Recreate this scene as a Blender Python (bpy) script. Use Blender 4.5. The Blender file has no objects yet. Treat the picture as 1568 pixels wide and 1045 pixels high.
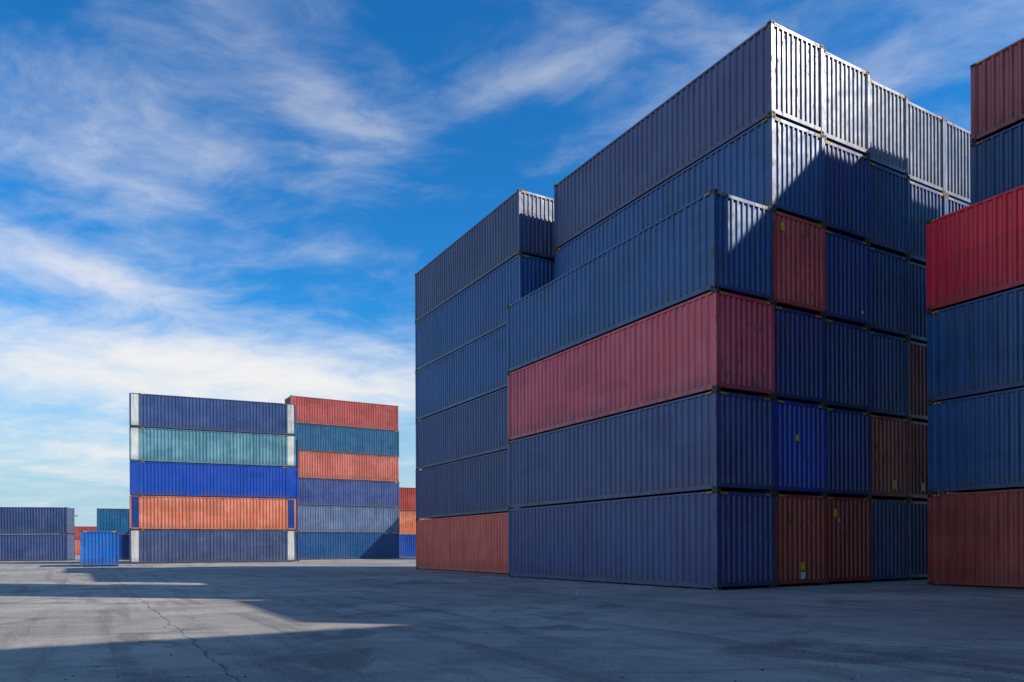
import bpy, math, random
from mathutils import Vector
random.seed(11)
sc = bpy.context.scene
sc.view_settings.view_transform = 'Standard'
sc.view_settings.look = 'None'
sc.view_settings.exposure = 0
sc.view_settings.gamma = 1

# ------------------------------------------------------------ camera
cd = bpy.data.cameras.new("camera"); cam = bpy.data.objects.new("camera", cd)
sc.collection.objects.link(cam); sc.camera = cam
cd.sensor_width = 36; cd.lens = 26.5; cd.shift_y = 0.2006
cd.clip_start = 0.1; cd.clip_end = 12000
cam.location = (0, 0, 1.3)
cam.rotation_euler = (math.pi/2, math.radians(0.3), 0)

# ------------------------------------------------------------ node helper
class NT:
    def __init__(s, nt): s.nt = nt; s.n = nt.nodes; s.l = nt.links
    def put(s, sock, v):
        if v is None: return
        if isinstance(v, bpy.types.NodeSocket): s.l.new(v, sock)
        else:
            try: sock.default_value = v
            except Exception: sock.default_value = (*v, 1.0)
    def math(s, op, a, b=None, c=None, clamp=False):
        n = s.n.new('ShaderNodeMath'); n.operation = op; n.use_clamp = clamp
        s.put(n.inputs[0], a)
        if b is not None: s.put(n.inputs[1], b)
        if c is not None: s.put(n.inputs[2], c)
        return n.outputs[0]
    def mix(s, f, a, b, mode='MIX'):
        n = s.n.new('ShaderNodeMix'); n.data_type = 'RGBA'; n.blend_type = mode
        s.put(n.inputs[0], f); s.put(n.inputs[6], a); s.put(n.inputs[7], b)
        return n.outputs[2]
    def noise(s, vec, scale, detail=4, rough=0.55, dist=0.0, col=False):
        n = s.n.new('ShaderNodeTexNoise')
        s.put(n.inputs['Vector'], vec); n.inputs['Scale'].default_value = scale
        n.inputs['Detail'].default_value = detail; n.inputs['Roughness'].default_value = rough
        n.inputs['Distortion'].default_value = dist
        return n.outputs['Color'] if col else n.outputs[0]
    def mapping(s, vec, loc=(0,0,0), rot=(0,0,0), scale=(1,1,1)):
        n = s.n.new('ShaderNodeMapping'); s.put(n.inputs[0], vec)
        n.inputs['Location'].default_value = loc; n.inputs['Rotation'].default_value = rot
        n.inputs['Scale'].default_value = scale
        return n.outputs[0]
    def ss(s, v, lo, hi, a=0.0, b=1.0):
        n = s.n.new('ShaderNodeMapRange'); n.interpolation_type = 'SMOOTHSTEP'
        s.put(n.inputs[0], v); s.put(n.inputs[1], lo); s.put(n.inputs[2], hi)
        n.inputs[3].default_value = a; n.inputs[4].default_value = b
        return n.outputs[0]
    def vadd(s, a, b, op='ADD'):
        n = s.n.new('ShaderNodeVectorMath'); n.operation = op
        s.put(n.inputs[0], a); s.put(n.inputs[1], b); return n.outputs[0]

def new_mat(name):
    m = bpy.data.materials.new(name); m.use_nodes = True
    T = NT(m.node_tree); bs = T.n['Principled BSDF']
    return m, T, bs

def paint(name, col, dust=0.25, rough=0.36, rust=1.0):
    m, T, bs = new_mat(name)
    tc = T.n.new('ShaderNodeTexCoord'); oi = T.n.new('ShaderNodeObjectInfo')
    comb = T.n.new('ShaderNodeCombineXYZ')
    r40 = T.math('MULTIPLY', oi.outputs['Random'], 57.0)
    for i in range(3): T.put(comb.inputs[i], r40)
    v = T.vadd(tc.outputs['Object'], comb.outputs[0])
    big = T.noise(v, 0.55, 3, 0.6)
    streak = T.noise(T.mapping(v, scale=(7, 7, 0.35)), 1.0, 2, 0.6)
    c0 = (*col, 1)
    lum = 0.3*col[0]+0.5*col[1]+0.2*col[2]
    faded = tuple(min(0.9, c*1.25 + (lum*0.22+0.010)) for c in col)
    dark = tuple(c*0.5 for c in col)
    c = T.mix(T.math('MULTIPLY', T.ss(big, 0.38, 0.70), dust*2.0, clamp=True), c0, (*faded, 1))
    c = T.mix(T.math('MULTIPLY', T.ss(streak, 0.5, 0.70), 0.6), c, (*dark, 1))
    c = T.mix(T.math('MULTIPLY', T.ss(streak, 0.48, 0.25), dust*1.0), c, (*faded, 1))
    vo = T.n.new('ShaderNodeTexVoronoi'); vo.distance = 'CHEBYCHEV'; vo.inputs['Scale'].default_value = 1.0
    vo.inputs['Randomness'].default_value = 0.8
    T.put(vo.inputs['Vector'], T.mapping(v, scale=(0.55, 0.55, 1.1)))
    sep = T.n.new('ShaderNodeSeparateColor'); T.put(sep.inputs[0], vo.outputs['Color'])
    patch = T.ss(sep.outputs[0], 0.86, 0.88)
    c = T.mix(T.math('MULTIPLY', patch, 0.3), c, (*dark, 1))
    hs = T.n.new('ShaderNodeHueSaturation')
    T.put(hs.inputs['Color'], c)
    T.put(hs.inputs['Value'], T.math('MULTIPLY_ADD', oi.outputs['Random'], 0.3, 0.85))
    T.put(hs.inputs['Hue'], T.math('MULTIPLY_ADD', oi.outputs['Random'], 0.012, 0.494))
    c = hs.outputs[0]
    so = T.n.new('ShaderNodeSeparateXYZ'); T.put(so.inputs[0], tc.outputs['Object'])
    edge = T.math('MAXIMUM', T.math('MAXIMUM', T.ss(so.outputs[2], 0.42, 0.12), T.ss(so.outputs[2], 2.62, 2.84)), T.ss(so.outputs[0], 0.22, 0.12))
    sp = T.noise(T.mapping(v, scale=(1.3, 1.3, 0.35)), 6.5, 4, 0.75)
    spe = T.math('MULTIPLY_ADD', edge, 0.125, sp)
    rm = T.math('MULTIPLY', T.ss(spe, 0.68, 0.76), 0.75*rust)
    # rust runs and grime washing down from the top rail and up from the bottom
    run = T.noise(T.mapping(v, scale=(15, 15, 0.28)), 1.0, 1, 0.5)
    runm = T.math('MULTIPLY', T.ss(run, 0.60, 0.72), T.math('MAXIMUM', T.ss(so.outputs[2], 1.2, 2.7), T.ss(so.outputs[2], 0.9, 0.2)))
    rm = T.math('MAXIMUM', rm, T.math('MULTIPLY', runm, 0.38*rust))
    c = T.mix(rm, c, (0.12, 0.052, 0.028, 1))
    grime = T.math('MULTIPLY', T.ss(so.outputs[2], 0.75, 0.15), T.ss(big, 0.3, 0.6))
    c = T.mix(T.math('MULTIPLY', grime, 0.35), c, (0.075, 0.065, 0.055, 1))
    ch = T.noise(v, 22, 1, 0.7)
    c = T.mix(T.math('MULTIPLY', T.ss(T.math('MULTIPLY_ADD', edge, 0.05, ch), 0.74, 0.77), 0.4), c, (0.34, 0.33, 0.31, 1))
    T.put(bs.inputs['Base Color'], c)
    T.put(bs.inputs['Roughness'], T.math('MULTIPLY_ADD', big, 0.26, T.math('MULTIPLY_ADD', rm, 0.4, rough-0.13)))
    bs.inputs['Specular IOR Level'].default_value = 0.6
    b = T.n.new('ShaderNodeBump'); b.inputs['Strength'].default_value = 0.5; b.inputs['Distance'].default_value = 0.02
    T.put(b.inputs['Height'], T.math('MULTIPLY', T.noise(v, 1.8, 1, 0.5), 1.7)); T.put(bs.inputs['Normal'], b.outputs[0])
    return m

def simple(name, col, rough=0.7, var=0.5, scale=8):
    m, T, bs = new_mat(name)
    tc = T.n.new('ShaderNodeTexCoord')
    n = T.noise(tc.outputs['Object'], scale, 3, 0.6)
    c = T.mix(T.math('MULTIPLY', T.ss(n, 0.35, 0.7), var), (*col, 1), (*[x*0.45 for x in col], 1))
    T.put(bs.inputs['Base Color'], c); bs.inputs['Roughness'].default_value = rough
    return m

M = {
 'navy':   paint('paint_navy', (0.036, 0.062, 0.180), 0.28),
 'slate':  paint('paint_slate', (0.054, 0.074, 0.160), 0.30),
 'slate_glare':   paint('paint_slate_glare', (0.15, 0.175, 0.24), 0.3, 0.32),  # slate lightened in colour to imitate sun glare on the top-row ends
 'blue':   paint('paint_blue', (0.012, 0.090, 0.250), 0.16),
 'royal':  paint('paint_royal', (0.006, 0.058, 0.33), 0.08),
 'deep':   paint('paint_deep_blue', (0.004, 0.038, 0.175), 0.05),
 'brite':  paint('paint_bright_blue', (0.004, 0.12, 0.42), 0.10),
 'red':    paint('paint_red', (0.80, 0.075, 0.090), 0.34),
 'crim':   paint('paint_crimson', (0.90, 0.008, 0.040), 0.06, rust=0.6),
 'rust':   paint('paint_oxide', (0.40, 0.045, 0.020), 0.10),
 'salmon': paint('paint_terracotta', (0.74, 0.090, 0.055), 0.24),
 'orange': paint('paint_orange', (0.52, 0.13, 0.070), 0.30),
 'brick':  paint('paint_brick', (0.37, 0.050, 0.036), 0.25),
 'pink':   paint('paint_faded_maroon', (0.40, 0.085, 0.085), 0.35),
 'teal':   paint('paint_teal', (0.006, 0.085, 0.18), 0.2),
 'tealb':  paint('paint_teal_blue', (0.006, 0.065, 0.19), 0.15),
 'mint':   paint('paint_mint', (0.085, 0.22, 0.26), 0.4),
 'grey':   paint('paint_grey_blue', (0.10, 0.14, 0.25), 0.4),
 'white':  paint('paint_white', (0.62, 0.58, 0.50), 0.2),
}
m_cast = simple('casting_steel', (0.10, 0.075, 0.06), 0.6, 0.6, 20)
m_under = simple('underside_black', (0.012, 0.012, 0.013), 0.8, 0.3)
m_hole_shade = simple('casting_hole_shade', (0.006, 0.006, 0.006), 0.9, 0.1)  # near-black faces on solid castings, painted as the shade inside holes
m_rod = simple('lock_rod_steel', (0.32, 0.33, 0.34), 0.45, 0.3)
m_lab = simple('label_yellow', (0.9, 0.55, 0.02), 0.5, 0.15)
m_labw = simple('label_white', (0.75, 0.75, 0.72), 0.5, 0.15)
m_haz, T, bs = new_mat('hazard_stripes')
tc = T.n.new('ShaderNodeTexCoord'); sx = T.n.new('ShaderNodeSeparateXYZ'); T.put(sx.inputs[0], tc.outputs['Object'])
d = T.math('ADD', T.math('ADD', sx.outputs[0], sx.outputs[1]), sx.outputs[2])
f = T.math('GREATER_THAN', T.math('FRACT', T.math('MULTIPLY', d, 9.0)), 0.5)
T.put(bs.inputs['Base Color'], T.mix(f, (0.015, 0.015, 0.015, 1), (0.9, 0.52, 0.02, 1)))
bs.inputs['Roughness'].default_value = 0.6

# ------------------------------------------------------------ container mesh
W = 2.438
class MB:
    def __init__(s): s.v = []; s.f = []; s.m = []
    def face(s, pts, mat):
        i = len(s.v); s.v += pts; s.f.append(tuple(range(i, i+len(pts)))); s.m.append(mat)
    def box(s, x0, y0, z0, x1, y1, z1, mat):
        i = len(s.v)
        s.v += [(x0,y0,z0),(x1,y0,z0),(x1,y1,z0),(x0,y1,z0),(x0,y0,z1),(x1,y0,z1),(x1,y1,z1),(x0,y1,z1)]
        for q in ((0,3,2,1),(4,5,6,7),(0,1,5,4),(1,2,6,5),(2,3,7,6),(3,0,4,7)):
            s.f.append(tuple(i+k for k in q)); s.m.append(mat)

def profile(a, b, pitch, depth, flat_o, slope):
    n = max(1, round((b-a)/pitch)); p = (b-a)/n; k = p/pitch
    fo, sl = flat_o*k, slope*k; fi = p-fo-2*sl
    pts = [(a, 0.0)]
    for i in range(n):
        x = a+i*p
        pts += [(x+fo/2, 0), (x+fo/2+sl, depth), (x+fo/2+sl+fi, depth), (x+p-fo/2, 0)]
    pts.append((b, 0.0))
    return pts

def container_mesh(name, L, H, ext=0.0):
    B = MB(); cx, cy, cz = 0.178, 0.162, 0.118
    PX, PY = 0.15, 0.12
    ends = [(0, 1), (L, -1)]
    for xe, dx in ends:
        for ye, dy in ((0, 1), (W, -1)):
            xa, xb = sorted((xe+dx*0.006, xe+dx*PX)); ya, yb = sorted((ye+dy*0.006, ye+dy*PY))
            B.box(xa, ya, cz, xb, yb, H-cz, 0)
    cps = [ext, L-ext]
    for xe, dx in ((ext, 1), (L-ext, -1)):
        for ye, dy in ((0, 1), (W, -1)):
            for z0, z1 in ((0, cz), (H-cz, H)):
                xa, xb = sorted((xe, xe+dx*cx)); ya, yb = sorted((ye, ye+dy*cy))
                B.box(xa, ya, z0, xb, yb, z1, 1)
                zc = (z0+z1)/2; xc = (xa+xb)/2; yc = (ya+yb)/2
                ys = ye-dy*0.002
                B.face([(xc+0.045*math.cos(a), ys, zc+0.032*math.sin(a)) for a in [k*math.pi/5 for k in range(10)]], 4)
                xs = xe-dx*0.002
                B.face([(xs, yc+0.045*math.cos(a), zc+0.032*math.sin(a)) for a in [k*math.pi/5 for k in range(10)]], 4)
            if ext > 0:
                xa, xb = sorted((xe+dx*0.01, xe+dx*PX)); ya, yb = sorted((ye+dy*0.004, ye+dy*0.05))
                B.box(xa, ya, cz, xb, yb, H-cz, 0)
    if ext > 0:
        for xe, dx in ends:
            for ye, dy in ((0, 1), (W, -1)):
                xa, xb = sorted((xe+dx*PX, xe+dx*(ext+0.01))); ya, yb = sorted((ye+dy*0.02, ye+dy*0.07))
                B.box(xa, ya, 0.16, xb, yb, H-0.08, 5)
    pa, pb = (ext+PX, L-ext-PX) if ext > 0 else (PX, L-PX)
    ra, rb = (PX, L-PX)
    for ye, dy in ((0, 1), (W, -1)):
        def Y(a): return ye+dy*a
        e = 0.03 if ext == 0 else 0
        y0, y1 = sorted((Y(0.014), Y(0.10))); B.box(ra+e, y0, 0.04, rb-e, y1, 0.165, 0)
        y0, y1 = sorted((Y(0.012), Y(0.08))); B.box(ra+e, y0, H-0.085, rb-e, y1, H-0.022, 0)
        pr = profile(pa-0.005, pb+0.005, 0.278, 0.045, 0.078, 0.050)
        for (xa, da), (xb, db) in zip(pr[:-1], pr[1:]):
            q = [(xa, Y(0.024+da), 0.16), (xb, Y(0.024+db), 0.16), (xb, Y(0.024+db), H-0.08), (xa, Y(0.024+da), H-0.08)]
            B.face(q if dy > 0 else q[::-1], 0)
        for xa in (cps[0]+cx+0.02, cps[1]-cx-0.24):
            q = [(xa, Y(0.009), H-0.082), (xa+0.22, Y(0.009), H-0.082), (xa+0.22, Y(0.009), H-0.028), (xa, Y(0.009), H-0.028)]
            B.face(q if dy > 0 else q[::-1], 3)
    # front end (x=0)
    B.box(0.02, PY, 0.085, 0.12, W-PY, 0.21, 0)
    B.box(0.02, PY, H-0.13, 0.10, W-PY, H-0.03, 0)
    pr = profile(PY-0.005, W-PY+0.005, 0.225, 0.046, 0.062, 0.036)
    for (ya, da), (yb, db) in zip(pr[:-1], pr[1:]):
        B.face([(0.028+db, yb, 0.2), (0.028+da, ya, 0.2), (0.028+da, ya, H-0.12), (0.028+db, yb, H-0.12)], 0)
    for ya in (0.18, W-0.18-0.26):
        B.face([(0.016, ya+0.26, H-0.11), (0.016, ya, H-0.11), (0.016, ya, H-0.045), (0.016, ya+0.26, H-0.045)], 3)
    # door end (x=L)
    B.box(L-0.12, PY, 0.085, L-0.02, W-PY, 0.21, 0)
    B.box(L-0.12, PY, H-0.14, L-0.02, W-PY, H-0.03, 0)
    B.box(L-0.09, PY+0.005, 0.21, L-0.045, W/2-0.008, H-0.14, 0)
    B.box(L-0.09, W/2+0.008, 0.21, L-0.045, W-PY-0.005, H-0.14, 0)
    for z in (0.55, 1.15, 1.75, 2.3):
        for ya, yb in ((PY+0.08, W/2-0.08), (W/2+0.08, W-PY-0.08)):
            B.box(L-0.046, ya, z, L-0.034, yb, z+0.09, 0)
    for yc in (0.42, 0.92, W-0.92, W-0.42):
        B.box(L-0.032, yc-0.017, 0.12, L-0.004, yc+0.017, H-0.06, 6)
        for z in (0.3, 0.95, 1.9, H-0.3):
            B.box(L-0.036, yc-0.05, z, L-0.0005, yc+0.05, z+0.06, 6)
        B.box(L-0.031, yc, 1.25, L-0.001, yc+0.32, 1.285, 6)
    B.box(0.11, 0.085, 0.115, L-0.11, W-0.085, 0.17, 2)
    n = int(L/0.6)
    for i in range(1, n):
        x = i*L/n; B.box(x-0.03, 0.09, 0.05, x+0.03, W-0.09, 0.118, 2)
    pr = profile(0.095, L-0.115, 0.42, 0.02, 0.12, 0.04)
    for (xa, da), (xb, db) in zip(pr[:-1], pr[1:]):
        B.face([(xa, 0.07, H-0.03-da), (xb, 0.07, H-0.03-db), (xb, W-0.07, H-0.03-db), (xa, W-0.07, H-0.03-da)], 0)
    me = bpy.data.meshes.new(name); me.from_pydata(B.v, [], B.f)
    for p, mi in zip(me.polygons, B.m): p.material_index = mi
    for mm in (M['navy'], m_cast, m_under, m_haz, m_hole_shade, M['white'], m_rod): me.materials.append(mm)
    me.update(); return me

HC = 2.896; PITCH = 2.903
me40 = container_mesh('container_40ft_mesh', 12.19, HC)
me20 = container_mesh('container_20ft_mesh', 6.06, HC)
me20s = container_mesh('container_20ft_std_mesh', 6.06, 2.591)
me45 = container_mesh('container_45ft_mesh', 13.7, HC, 0.72)

def put(me, x, y, z, ang, col, extcol=None):
    o = bpy.data.objects.new('shipping_container', me)
    sc.collection.objects.link(o)
    o.location = (x, y, z); o.rotation_euler = (0, 0, ang)
    o.material_slots[0].link = 'OBJECT'; o.material_slots[0].material = M[col]
    if extcol:
        o.material_slots[5].link = 'OBJECT'; o.material_slots[5].material = M[extcol]
    return o

P0 = Vector((5.91, 21.75)); U = Vector((-0.4985, 0.8669)); V = Vector((0.8669, 0.4985))
ANG = math.atan2(U.y, U.x)
def stack(s, t, cols, me=me40, pitch=PITCH, jit=0.035):
    out = []
    for i, c in enumerate(cols):
        js = random.uniform(-jit, jit) ; jt = random.uniform(-jit, jit)*0.6
        p = P0 + U*(s+js) + V*(t+jt+W)
        out.append(put(me, p.x, p.y, 0.006+i*pitch, ANG + random.uniform(-1, 1)*0.0014, c))
    return out
def label(cont, me_len_unused, y, z, w=0.16, h=0.22, mat=None, name='warning_label'):
    B = MB(); B.box(-0.004, -w/2, -h/2, 0, w/2, h/2, 0)
    m = bpy.data.meshes.new(name); m.from_pydata(B.v, [], B.f); m.materials.append(mat or m_lab)
    o = bpy.data.objects.new(name, m); sc.collection.objects.link(o)
    o.parent = cont; o.location = (0.026, y, z)

# main block
A = stack(0, 0, ['navy', 'navy', 'red', 'blue'])
Bk = stack(0.12, 2.52, ['rust', 'royal', 'deep', 'salmon', 'blue', 'slate'])
Ck = stack(0.24, 5.04, ['rust', 'deep', 'deep', 'deep', 'deep', 'slate_glare'])
Dk = stack(0.42, 7.54, ['deep', 'rust', 'deep', 'deep', 'deep', 'slate_glare'])
Ek = stack(0.55, 10.04, ['deep', 'rust', 'rust', 'deep', 'deep', 'slate_glare'])
Fk = stack(0.6, 12.54, ['deep', 'deep', 'deep', 'deep', 'deep', 'slate_glare'])
stack(13.3, 1.3, ['salmon', 'navy', 'navy', 'blue', 'blue', 'slate'])
stack(13.3, 3.82, ['navy', 'blue', 'rust', 'blue', 'navy'])
stack(13.3, 6.34, ['navy', 'blue', 'rust', 'blue', 'navy'])
label(Bk[3], 0, W-0.45, 2.45, 0.16, 0.26)
label(Bk[1], 0, W-1.05, 1.75, 0.13, 0.2)
label(Bk[0], 0, W-1.3, 0.62, 0.2, 0.24)
label(Bk[0], 0, W-1.3, 0.33, 0.2, 0.22, m_labw)
label(Ck[0], 0, W-0.55, 2.35, 0.16, 0.26)
label(Ck[0], 0, W-0.75, 2.1, 0.10, 0.12)
label(Dk[1], 0, W-1.5, 0.5, 0.2, 0.3)
label(Ck[3], 0, W-2.05, 0.45, 0.08, 0.12, m_labw)
label(Ek[1], 0, W-0.9, 0.5, 0.2, 0.3)

# right-hand block
stack(-1.65-6.06, 7.55, ['brick', 'blue', 'blue', 'crim'], me20)
R2 = stack(-1.7-6.06, 10.02, ['rust', 'navy', 'blue', 'navy', 'blue'], me20, 2.95)
p = P0 + U*(-1.7-6.06) + V*(10.02+W); put(me20s, p.x, p.y, 5*2.95, ANG, 'pink')
stack(-1.7-6.06, 12.54, ['navy', 'blue', 'rust', 'navy', 'blue'], me20)

# unseen stacks beside / behind the camera, added to cast the shadows
stack(-20.3, 5.34, ['navy', 'blue', 'rust', 'navy', 'slate', 'navy'], me20)
stack(-13.15, 5.03, ['navy', 'blue', 'rust', 'navy', 'red', 'navy', 'blue', 'slate', 'navy'], me20)
stack(-17.5, 9.98, ['navy', 'blue', 'rust', 'navy', 'red', 'navy', 'blue', 'slate', 'navy'], me20)
for t in (14.3, 16.82, 19.34):
    stack(-21.1, t, [random.choice(['navy', 'blue', 'rust', 'deep', 'slate']) for _ in range(8)])
for i in range(6):
    stack(-33.9, -7.5+i*2.52, [random.choice(['navy', 'blue', 'rust', 'deep', 'slate', 'salmon']) for _ in range(6)])
# hidden stack behind the main block, added to shade the far stack
for t in (28.9, 31.4):
    stack(42, t, ['navy', 'blue', 'rust', 'navy', 'red', 'navy'])

# ------------------------------------------------------------ distant stacks
def row(x, y, d, cols, me=me40, pitch=PITCH, ext=None):
    a = math.atan2(d[1], d[0]); out = []
    for i, c in enumerate(cols):
        j = random.uniform(-0.07, 0.07)
        e = ext[i] if ext else None
        out.append(put(me, x+j*math.cos(a), y+j*math.sin(a), 0.006+i*pitch, a, c, e))
    return out
w1 = (0.913, 0.408)
row(-32.35, 63.8, w1, ['slate', 'orange', 'royal', 'mint', 'navy'], me45, ext=['white', 'deep', 'royal', 'white', 'white'])
row(-31.3, 66.4, w1, ['navy', 'navy', 'royal', 'navy'], me40)
row(-23.3, 79.7, (0.856, 0.517), ['tealb', 'grey', 'navy', 'orange', 'teal', 'brick'])
row(-24.7, 82.1, (0.856, 0.517), ['teal', 'grey', 'navy', 'orange', 'teal'])
d0 = (0.975, 0.222)
row(-48.2-12.19*d0[0], 81.7-12.19*d0[1], d0, ['navy', 'navy'])
row(-48.4-24.7*d0[0], 81.7-24.7*d0[1], d0, ['blue', 'navy'])
row(-46.1, 83.8, V, ['deep', 'teal'])
row(-90, 150, V, ['orange', 'brick']); row(-78, 157, V, ['orange', 'navy'])
row(-14.2, 93.0, V, ['royal', 'orange', 'brick'])
q = Vector((-30.7, 53.6)) + V*W
put(me20s, q.x, q.y, 0.006, ANG, 'brite')

def mast(x, y, h):
    B = MB(); n = 8
    for i in range(n):
        a0, a1 = 2*math.pi*i/n, 2*math.pi*(i+1)/n
        B.face([(0.16*math.cos(a0), 0.16*math.sin(a0), 0), (0.16*math.cos(a1), 0.16*math.sin(a1), 0),
                (0.07*math.cos(a1), 0.07*math.sin(a1), h), (0.07*math.cos(a0), 0.07*math.sin(a0), h)], 0)
    B.box(-1.2, -0.05, h, 1.2, 0.05, h+0.1, 0)
    for k in (-1.1, -0.4, 0.4, 1.1): B.box(k-0.2, -0.25, h-0.25, k+0.2, 0.1, h-0.003, 0)
    m = bpy.data.meshes.new('mast'); m.from_pydata(B.v, [], B.f); m.materials.append(m_rod)
    o = bpy.data.objects.new('light_mast', m); sc.collection.objects.link(o); o.location = (x, y, 0)
mast(-102, 175, 9)

# ------------------------------------------------------------ small litter and grit on the yard
B = MB(); rnd = random.Random(5)
def chip(x, y, r, mat):
    n = rnd.randint(4, 6); a0 = rnd.uniform(0, 6.28); h = r*rnd.uniform(0.4, 0.9)
    ring = [(x+r*rnd.uniform(0.7, 1.2)*math.cos(a0+6.283*k/n), y+r*rnd.uniform(0.7, 1.2)*math.sin(a0+6.283*k/n), 0.0) for k in range(n)]
    top = (x+r*0.2, y, h)
    for k in range(n): B.face([ring[k], ring[(k+1) % n], top], mat)
for k in range(260):
    y = 6.5 + 17*rnd.random()**1.3; x = rnd.uniform(-0.7, 0.7)*y
    chip(x, y, rnd.uniform(0.006, 0.022), rnd.choice([0, 0, 1]))
for k in range(90):   # grit collecting along the foot of the stack
    s_ = rnd.uniform(-0.3, 25); t_ = -abs(rnd.gauss(0.05, 0.25)) + (1.3 if s_ > 13 else 0)
    p = P0 + U*s_ + V*t_; chip(p.x, p.y, rnd.uniform(0.015, 0.05), rnd.choice([0, 0, 1]))
for px, py in ((-1.95, 28.5), (-1.75, 28.6), (-2.1, 28.4), (1.75, 20.2), (1.4, 20.6)):
    chip(px, py, 0.09, 1)
md = bpy.data.meshes.new('debris'); md.from_pydata(B.v, [], B.f)
for p_, mi in zip(md.polygons, B.m): p_.material_index = mi
md.materials.append(simple('grit_dark', (0.09, 0.08, 0.07), 0.9)); md.materials.append(simple('grit_light', (0.42, 0.40, 0.36), 0.9))
od = bpy.data.objects.new('ground_debris', md); sc.collection.objects.link(od); od.location = (0, 0, 0.002)

# ------------------------------------------------------------ ground
g = bpy.data.meshes.new('ground'); S = 6000
g.from_pydata([(-S,-S,0),(S,-S,0),(S,S,0),(-S,S,0)], [], [(0,1,2,3)])
go = bpy.data.objects.new('ground', g); sc.collection.objects.link(go)
mg, T, bs = new_mat('yard_concrete')
geo = T.n.new('ShaderNodeNewGeometry'); pos = geo.outputs['Position']
rel = T.mapping(T.vadd(pos, (-P0.x, -P0.y, 0)), rot=(0, 0, -ANG))
se = T.n.new('ShaderNodeSeparateXYZ'); T.put(se.inputs[0], rel)
big = T.noise(pos, 0.12, 4, 0.6); mid = T.noise(pos, 0.8, 5, 0.7, 0.6); fine = T.noise(pos, 22, 3, 0.75)
grit = T.noise(pos, 110, 1, 0.6)
stre = T.noise(T.mapping(rel, scale=(0.12, 1.6, 1)), 1.0, 4, 0.65, 0.4)
stre2 = T.noise(T.mapping(pos, rot=(0, 0, 0.35), scale=(0.22, 3.2, 1)), 1.0, 3, 0.6, 0.8)
c = T.mix(T.ss(big, 0.38, 0.62), (0.29, 0.262, 0.232, 1), (0.46, 0.412, 0.355, 1))
c = T.mix(T.math('MULTIPLY', T.ss(mid, 0.44, 0.62), 0.55), c, (0.19, 0.172, 0.155, 1))
c = T.mix(T.math('MULTIPLY', T.ss(stre, 0.50, 0.68), 0.6), c, (0.12, 0.11, 0.102, 1))
c = T.mix(T.math('MULTIPLY', T.ss(stre2, 0.58, 0.70), 0.45), c, (0.10, 0.094, 0.09, 1))
c = T.mix(T.math('MULTIPLY', T.ss(T.noise(pos, 0.35, 4, 0.65, 1.2), 0.54, 0.64), 0.62), c, (0.085, 0.079, 0.076, 1))
c = T.mix(T.math('MULTIPLY', T.ss(fine, 0.42, 0.72), 0.42), c, (0.52, 0.47, 0.41, 1))
c = T.mix(T.math('MULTIPLY', T.ss(fine, 0.46, 0.28), 0.5), c, (0.10, 0.092, 0.085, 1))
c = T.mix(T.math('MULTIPLY', T.ss(grit, 0.55, 0.72), 0.4), c, (0.08, 0.075, 0.07, 1))
wob = T.math('MULTIPLY', T.math('SUBTRACT', T.noise(pos, 1.2, 4, 0.7), 0.5), 0.35)
def joints(coord, off, period, w):
    k = T.math('ADD', T.math('ADD', coord, off), wob)
    fr = T.math('FRACT', T.math('ADD', T.math('DIVIDE', k, period), 0.5))
    dd = T.math('MULTIPLY', T.math('ABSOLUTE', T.math('SUBTRACT', fr, 0.5)), period)
    return T.ss(dd, w, w*0.3)
j1 = joints(se.outputs[1], -14.6, 9.0, 0.024)
j2 = joints(se.outputs[0], 3.0, 12.0, 0.014)
jm = T.math('MAXIMUM', j1, T.math('MULTIPLY', j2, 0.6))
jm = T.math('MULTIPLY', jm, T.ss(mid, 0.3, 0.55, 0.35, 1.0))
c = T.mix(T.math('MULTIPLY', jm, 0.6), c, (0.04, 0.036, 0.033, 1))
T.put(bs.inputs['Base Color'], c)
T.put(bs.inputs['Roughness'], T.math('MULTIPLY_ADD', mid, 0.25, 0.70))
bs.inputs['Specular IOR Level'].default_value = 0.22
b = T.n.new('ShaderNodeBump'); b.inputs['Strength'].default_value = 0.7; b.inputs['Distance'].default_value = 0.03
T.put(b.inputs['Height'], T.math('ADD', T.math('MULTIPLY', fine, 0.45), T.math('ADD', T.math('MULTIPLY', mid, 0.8), T.math('MULTIPLY', jm, -0.4)))); T.put(bs.inputs['Normal'], b.outputs[0])
g.materials.append(mg)

# ------------------------------------------------------------ sun + sky
EL = math.atan(0.69); AZ = math.atan2(0.970, -0.250)
sd = Vector((math.sin(AZ)*math.cos(EL), math.cos(AZ)*math.cos(EL), math.sin(EL)))
ld = bpy.data.lights.new('sun', 'SUN'); ld.energy = 5.0; ld.angle = math.radians(0.53); ld.color = (1, 0.94, 0.86)
lo = bpy.data.objects.new('sun', ld); sc.collection.objects.link(lo)
lo.rotation_euler = sd.to_track_quat('Z', 'Y').to_euler(); lo.location = (30, -20, 40)

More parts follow.
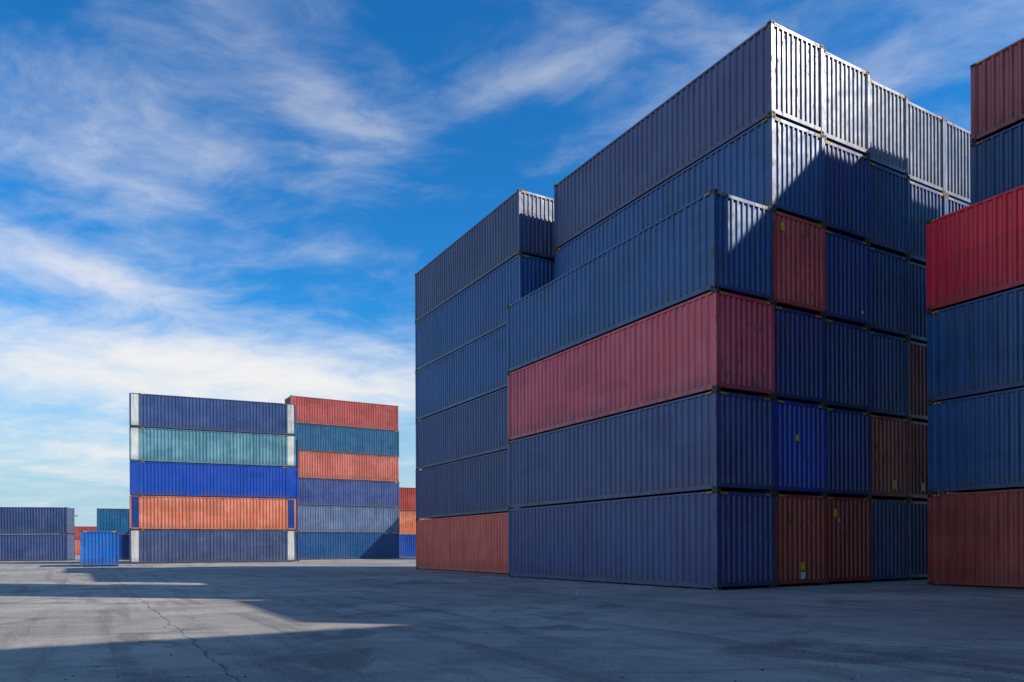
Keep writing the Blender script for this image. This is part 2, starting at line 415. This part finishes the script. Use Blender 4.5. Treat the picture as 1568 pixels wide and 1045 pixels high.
w = bpy.data.worlds.new('World'); sc.world = w; w.use_nodes = True
T = NT(w.node_tree); bg = T.n['Background']; bg.inputs['Strength'].default_value = 0.15
sky = T.n.new('ShaderNodeTexSky'); sky.sky_type = 'NISHITA'; sky.sun_disc = False
sky.sun_elevation = EL; sky.sun_rotation = AZ; sky.air_density = 1.0; sky.dust_density = 0.4; sky.ozone_density = 2.5
tc = T.n.new('ShaderNodeTexCoord'); nv = T.n.new('ShaderNodeVectorMath'); nv.operation = 'NORMALIZE'
T.put(nv.inputs[0], tc.outputs['Generated']); D = nv.outputs[0]
sx = T.n.new('ShaderNodeSeparateXYZ'); T.put(sx.inputs[0], D)
X, Y, Z = sx.outputs
az = T.math('MULTIPLY', T.math('ARCTAN2', X, Y), 57.2958)
el = T.math('MULTIPLY', T.math('ARCSINE', Z), 57.2958)
zc = T.math('ADD', T.math('MAXIMUM', Z, 0.0), 0.16)
cb = T.n.new('ShaderNodeCombineXYZ'); T.put(cb.inputs[0], T.math('DIVIDE', X, zc)); T.put(cb.inputs[1], T.math('DIVIDE', Y, zc))
Pp = cb.outputs[0]
warp = T.vadd(T.vadd(T.noise(Pp, 1.9, 3, 0.5, col=True), (0.5, 0.5, 0.5), 'SUBTRACT'), (0.36, 0.36, 0), 'MULTIPLY')
Pw = T.vadd(Pp, warp)
n1 = T.noise(T.mapping(Pw, rot=(0, 0, math.radians(35)), scale=(1.4, 2.0, 1)), 2.6, 7, 0.60)
n2 = T.noise(T.mapping(Pw, rot=(0, 0, math.radians(-20)), scale=(1, 1.3, 1)), 1.5, 3, 0.5)
dens = T.math('ADD', T.math('MULTIPLY', n1, 0.75), T.math('MULTIPLY', n2, 0.45))
blobs = [(-20.6, 12.0, 19, 2.9, 0.0, 0.54), (-29, 17.5, 9, 1.4, -0.15, 0.18), (-13.8, 30, 7, 2.0, -0.4, 0.17),
         (-28.7, 27, 10, 6, 0, 0.09), (-22.7, 22.5, 9, 4, 0, 0.07), (0.8, 31.4, 8, 1.6, 0.3, 0.14),
         (17.6, 33.5, 7, 2.4, 0.2, 0.12), (30, 30, 6, 3, 0, 0.12), (-26, 6, 18, 2.4, 0, 0.22),
         (-4, 24, 8, 4, 0.2, -0.10), (-33, 33, 5, 3, 0, -0.12), (10, 22, 12, 6, 0, -0.10),
         (-95, 22, 42, 22, 0, 0.34)]  # last entry: cloud bank out of view, added as neutral fill from the left
for a, e, sa, s_e, k, wt in blobs:
    da = T.math('SUBTRACT', az, a); de = T.math('SUBTRACT', T.math('SUBTRACT', el, e), T.math('MULTIPLY', da, k))
    qq = T.math('ADD', T.math('POWER', T.math('ABSOLUTE', T.math('DIVIDE', da, sa)), 2.0), T.math('POWER', T.math('ABSOLUTE', T.math('DIVIDE', de, s_e)), 2.0))
    gsn = T.math('EXPONENT', T.math('MULTIPLY', qq, -1.0))
    dens = T.math('MULTIPLY_ADD', gsn, wt, dens)
cl = T.math('MULTIPLY', T.ss(dens, 0.52, 1.20), 0.97)
hs = T.n.new('ShaderNodeHueSaturation'); T.put(hs.inputs['Color'], sky.outputs[0]); hs.inputs['Saturation'].default_value = 1.25
base = T.mix(1.0, hs.outputs[0], (0.24, 0.90, 1.18, 1), 'MULTIPLY')
base = T.mix(T.ss(el, 17.0, 2.0, 0.0, 0.92), base, (3.0, 4.15, 4.85, 1))
T.put(bg.inputs['Color'], T.mix(cl, base, (6.0, 5.95, 5.9, 1)))
